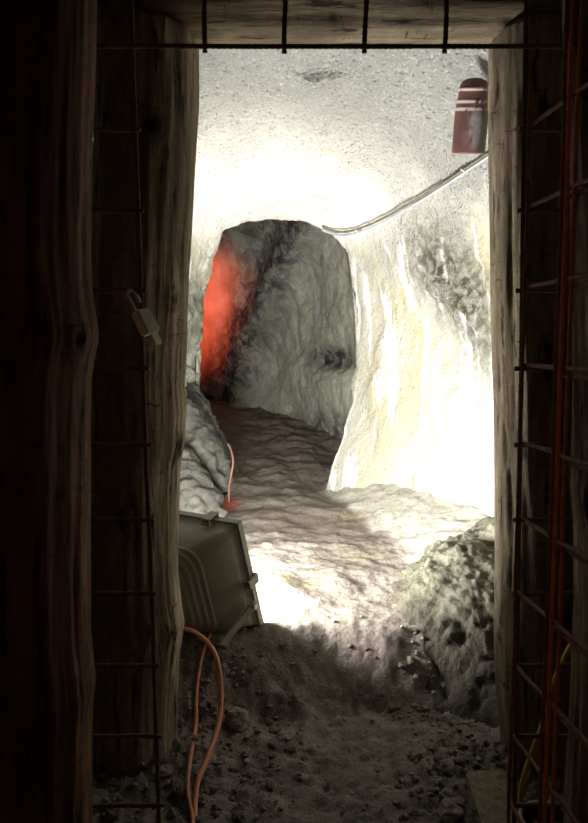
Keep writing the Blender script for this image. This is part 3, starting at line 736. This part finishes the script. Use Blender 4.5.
# gritty board on the ground by the right post
pts = [G(466, 771, .034), G(505, 768, .034), G(520, 830, .034), G(485, 832, .034)]
bv = [p for p in pts]+[Vector((p.x, p.y, -0.03)) for p in pts]
bm = bmesh.new(); vv = [bm.verts.new(p) for p in bv]
for fc in ((3, 2, 1, 0), (4, 5, 6, 7), (0, 1, 5, 4), (1, 2, 6, 5), (2, 3, 7, 6), (3, 0, 4, 7)): bm.faces.new([vv[i] for i in fc])
bmesh.ops.bevel(bm, geom=list(bm.edges), offset=0.004, segments=2, affect='EDGES'); bmesh.ops.subdivide_edges(bm, edges=list(bm.edges), cuts=5, use_grid_fill=True)
bm.verts.index_update()
bo = mesh('floor_board', [v_.co+Vector((0, 0, n3(v_.co.x*20, v_.co.y*20, 1, 3)*0.003)) for v_ in bm.verts], [[v_.index for v_ in f_.verts] for f_ in bm.faces], M_BOARD, None, False, origin=pts[0].copy())
bm.free()
tag(bo, 'gritty flat board lying on the ground at the foot of the right doorway post', 'board')

# ------------------------------------------------------------------ stones
def stone_verts(c, s, seed, squash=0.65, sub=2):
    bm = bmesh.new(); bmesh.ops.create_icosphere(bm, subdivisions=sub, radius=1.0)
    R = Matrix.Rotation(seed*1.7, 3, 'Z'); out = []
    for v_ in bm.verts:
        d = v_.co.normalized(); k = 1+0.42*noise.noise(Vector((d.x*1.3+seed, d.y*1.3, d.z*1.3)))+0.10*noise.noise(Vector((d.x*4+seed, d.y*4, d.z*4)))
        q = Vector((d.x*k*s*1.15, d.y*k*s*0.9, d.z*k*s*squash)); out.append(Vector(c)+R @ q)
    bm.verts.index_update(); fc = [[v_.index for v_ in f_.verts] for f_ in bm.faces]; bm.free(); return out, fc
def stone(x, y, s, label, seed, sq=0.65, group=None):
    p = GZ(x, y); v_, f_ = stone_verts(p+Vector((0, 0, s*0.15)), s, seed, sq, 3)
    o = mesh('stone', v_, f_, M_STONE, None, False, origin=p); return tag(o, label, 'stone', group)
stone(238, 722, 0.040, 'largest blocky brown stone, just right of the orange hoses', 3.1, 0.8)
stone(209, 722, 0.024, 'pale flat stone lying between the two orange hoses', 5.2, 0.5)
stone(283, 738, 0.026, 'flat dark stone right of the largest blocky stone', 7.7, 0.5)
stone(418, 755, 0.026, 'pale angular stone left of the gritty board', 9.4, 0.6)
stone(447, 766, 0.022, 'rounded brown stone touching left side of the gritty board', 12.4, 0.6)
stone(452, 812, 0.034, 'dark slab stone at the bottom edge beside the gritty board', 15.4, 0.55)
stone(165, 772, 0.022, 'pale stone at the foot of the left doorway post', 17.1, 0.6)
stone(485, 774, 0.010, 'small round stone lying on top of the gritty board', 18.1, 0.85).location.z += 0.012
stone(470, 735, 0.012, 'small round stone beyond the gritty board, near right post', 19.9, 0.85)
stone(448, 795, 0.018, 'grey stone between two darker ones left of the board', 22.9, 0.6)
# loose pebbles one could count: copies
protos = []
for i in range(6):
    v_, f_ = stone_verts((0, 0, 0), 1.0, 31.0+i*3.3, 0.7, 2)
    me = bpy.data.meshes.new('pebble'); me.from_pydata([tuple(a) for a in v_], [], f_); me.materials.append(M_STONE); protos.append(me)
random.seed(11); placed = 0
def zone(x, y):
    a = max(0, 1-((x-235)/75)**2)*(1 if y > 690 else 0.25)
    b_ = max(0, 1-((x-435)/55)**2)*(1 if y > 700 else 0.6)
    return max(a, b_, 0.06)
while placed < 130:
    x, y = random.uniform(165, 495), random.uniform(655, 822)
    if random.random() > zone(x, y): continue
    p = GZ(x, y)
    s = random.choice([0.006, 0.007, 0.009, 0.012, 0.015]); o = bpy.data.objects.new('pebble', random.choice(protos)); COL.objects.link(o)
    o.location = p+Vector((0, 0, s*0.25)); o.scale = (s, s, s); o.rotation_euler = (random.uniform(-.3, .3), random.uniform(-.3, .3), random.uniform(0, 6))
    tag(o, 'small brown pebble lying loose on the dirt in the foreground', 'pebble', 'pebbles on the foreground dirt'); placed += 1
gb_ = MB()
sv = [stone_verts((0, 0, 0), 1.0, 60.0+i, 0.7, 1) for i in range(8)]
n = 0
while n < 3600:
    x, y = random.uniform(-0.85, 0.85), random.uniform(1.3, 2.5)
    px = 294+F*x/y
    if random.random() > max(0.10, 1.0*sstep(300, 230, px), sstep(385, 430, px)*0.9) : continue
    s = 0.0024+0.009*random.random()**3; vv_, ff_ = random.choice(sv); z = zfloor(x, y)
    th = random.uniform(0, 6.28); c_, s_ = math.cos(th), math.sin(th)
    gb_.add([Vector((x+(a.x*c_-a.y*s_)*s, y+(a.x*s_+a.y*c_)*s, z+s*0.2+a.z*s)) for a in vv_], ff_); n += 1
go = gb_.build('gravel', M_STONE, smooth=False)
tag(go, 'loose fine gravel and dirt crumbs scattered over the near ground', 'gravel', kind='stuff')
# a single green blade
g0 = GZ(163, 812); gq = [g0, g0+Vector((0.012, 0, 0.012)), g0+Vector((0.03, .01, 0.026)), g0+Vector((0.042, .01, 0.045))]
tag(MB().tube(spline(gq, 6), lambda t: 0.0016*(1-t)+0.0003, 5).build('grass_blade', M_GRASS), 'single green blade of grass near bottom left, beside the mesh', 'grass')
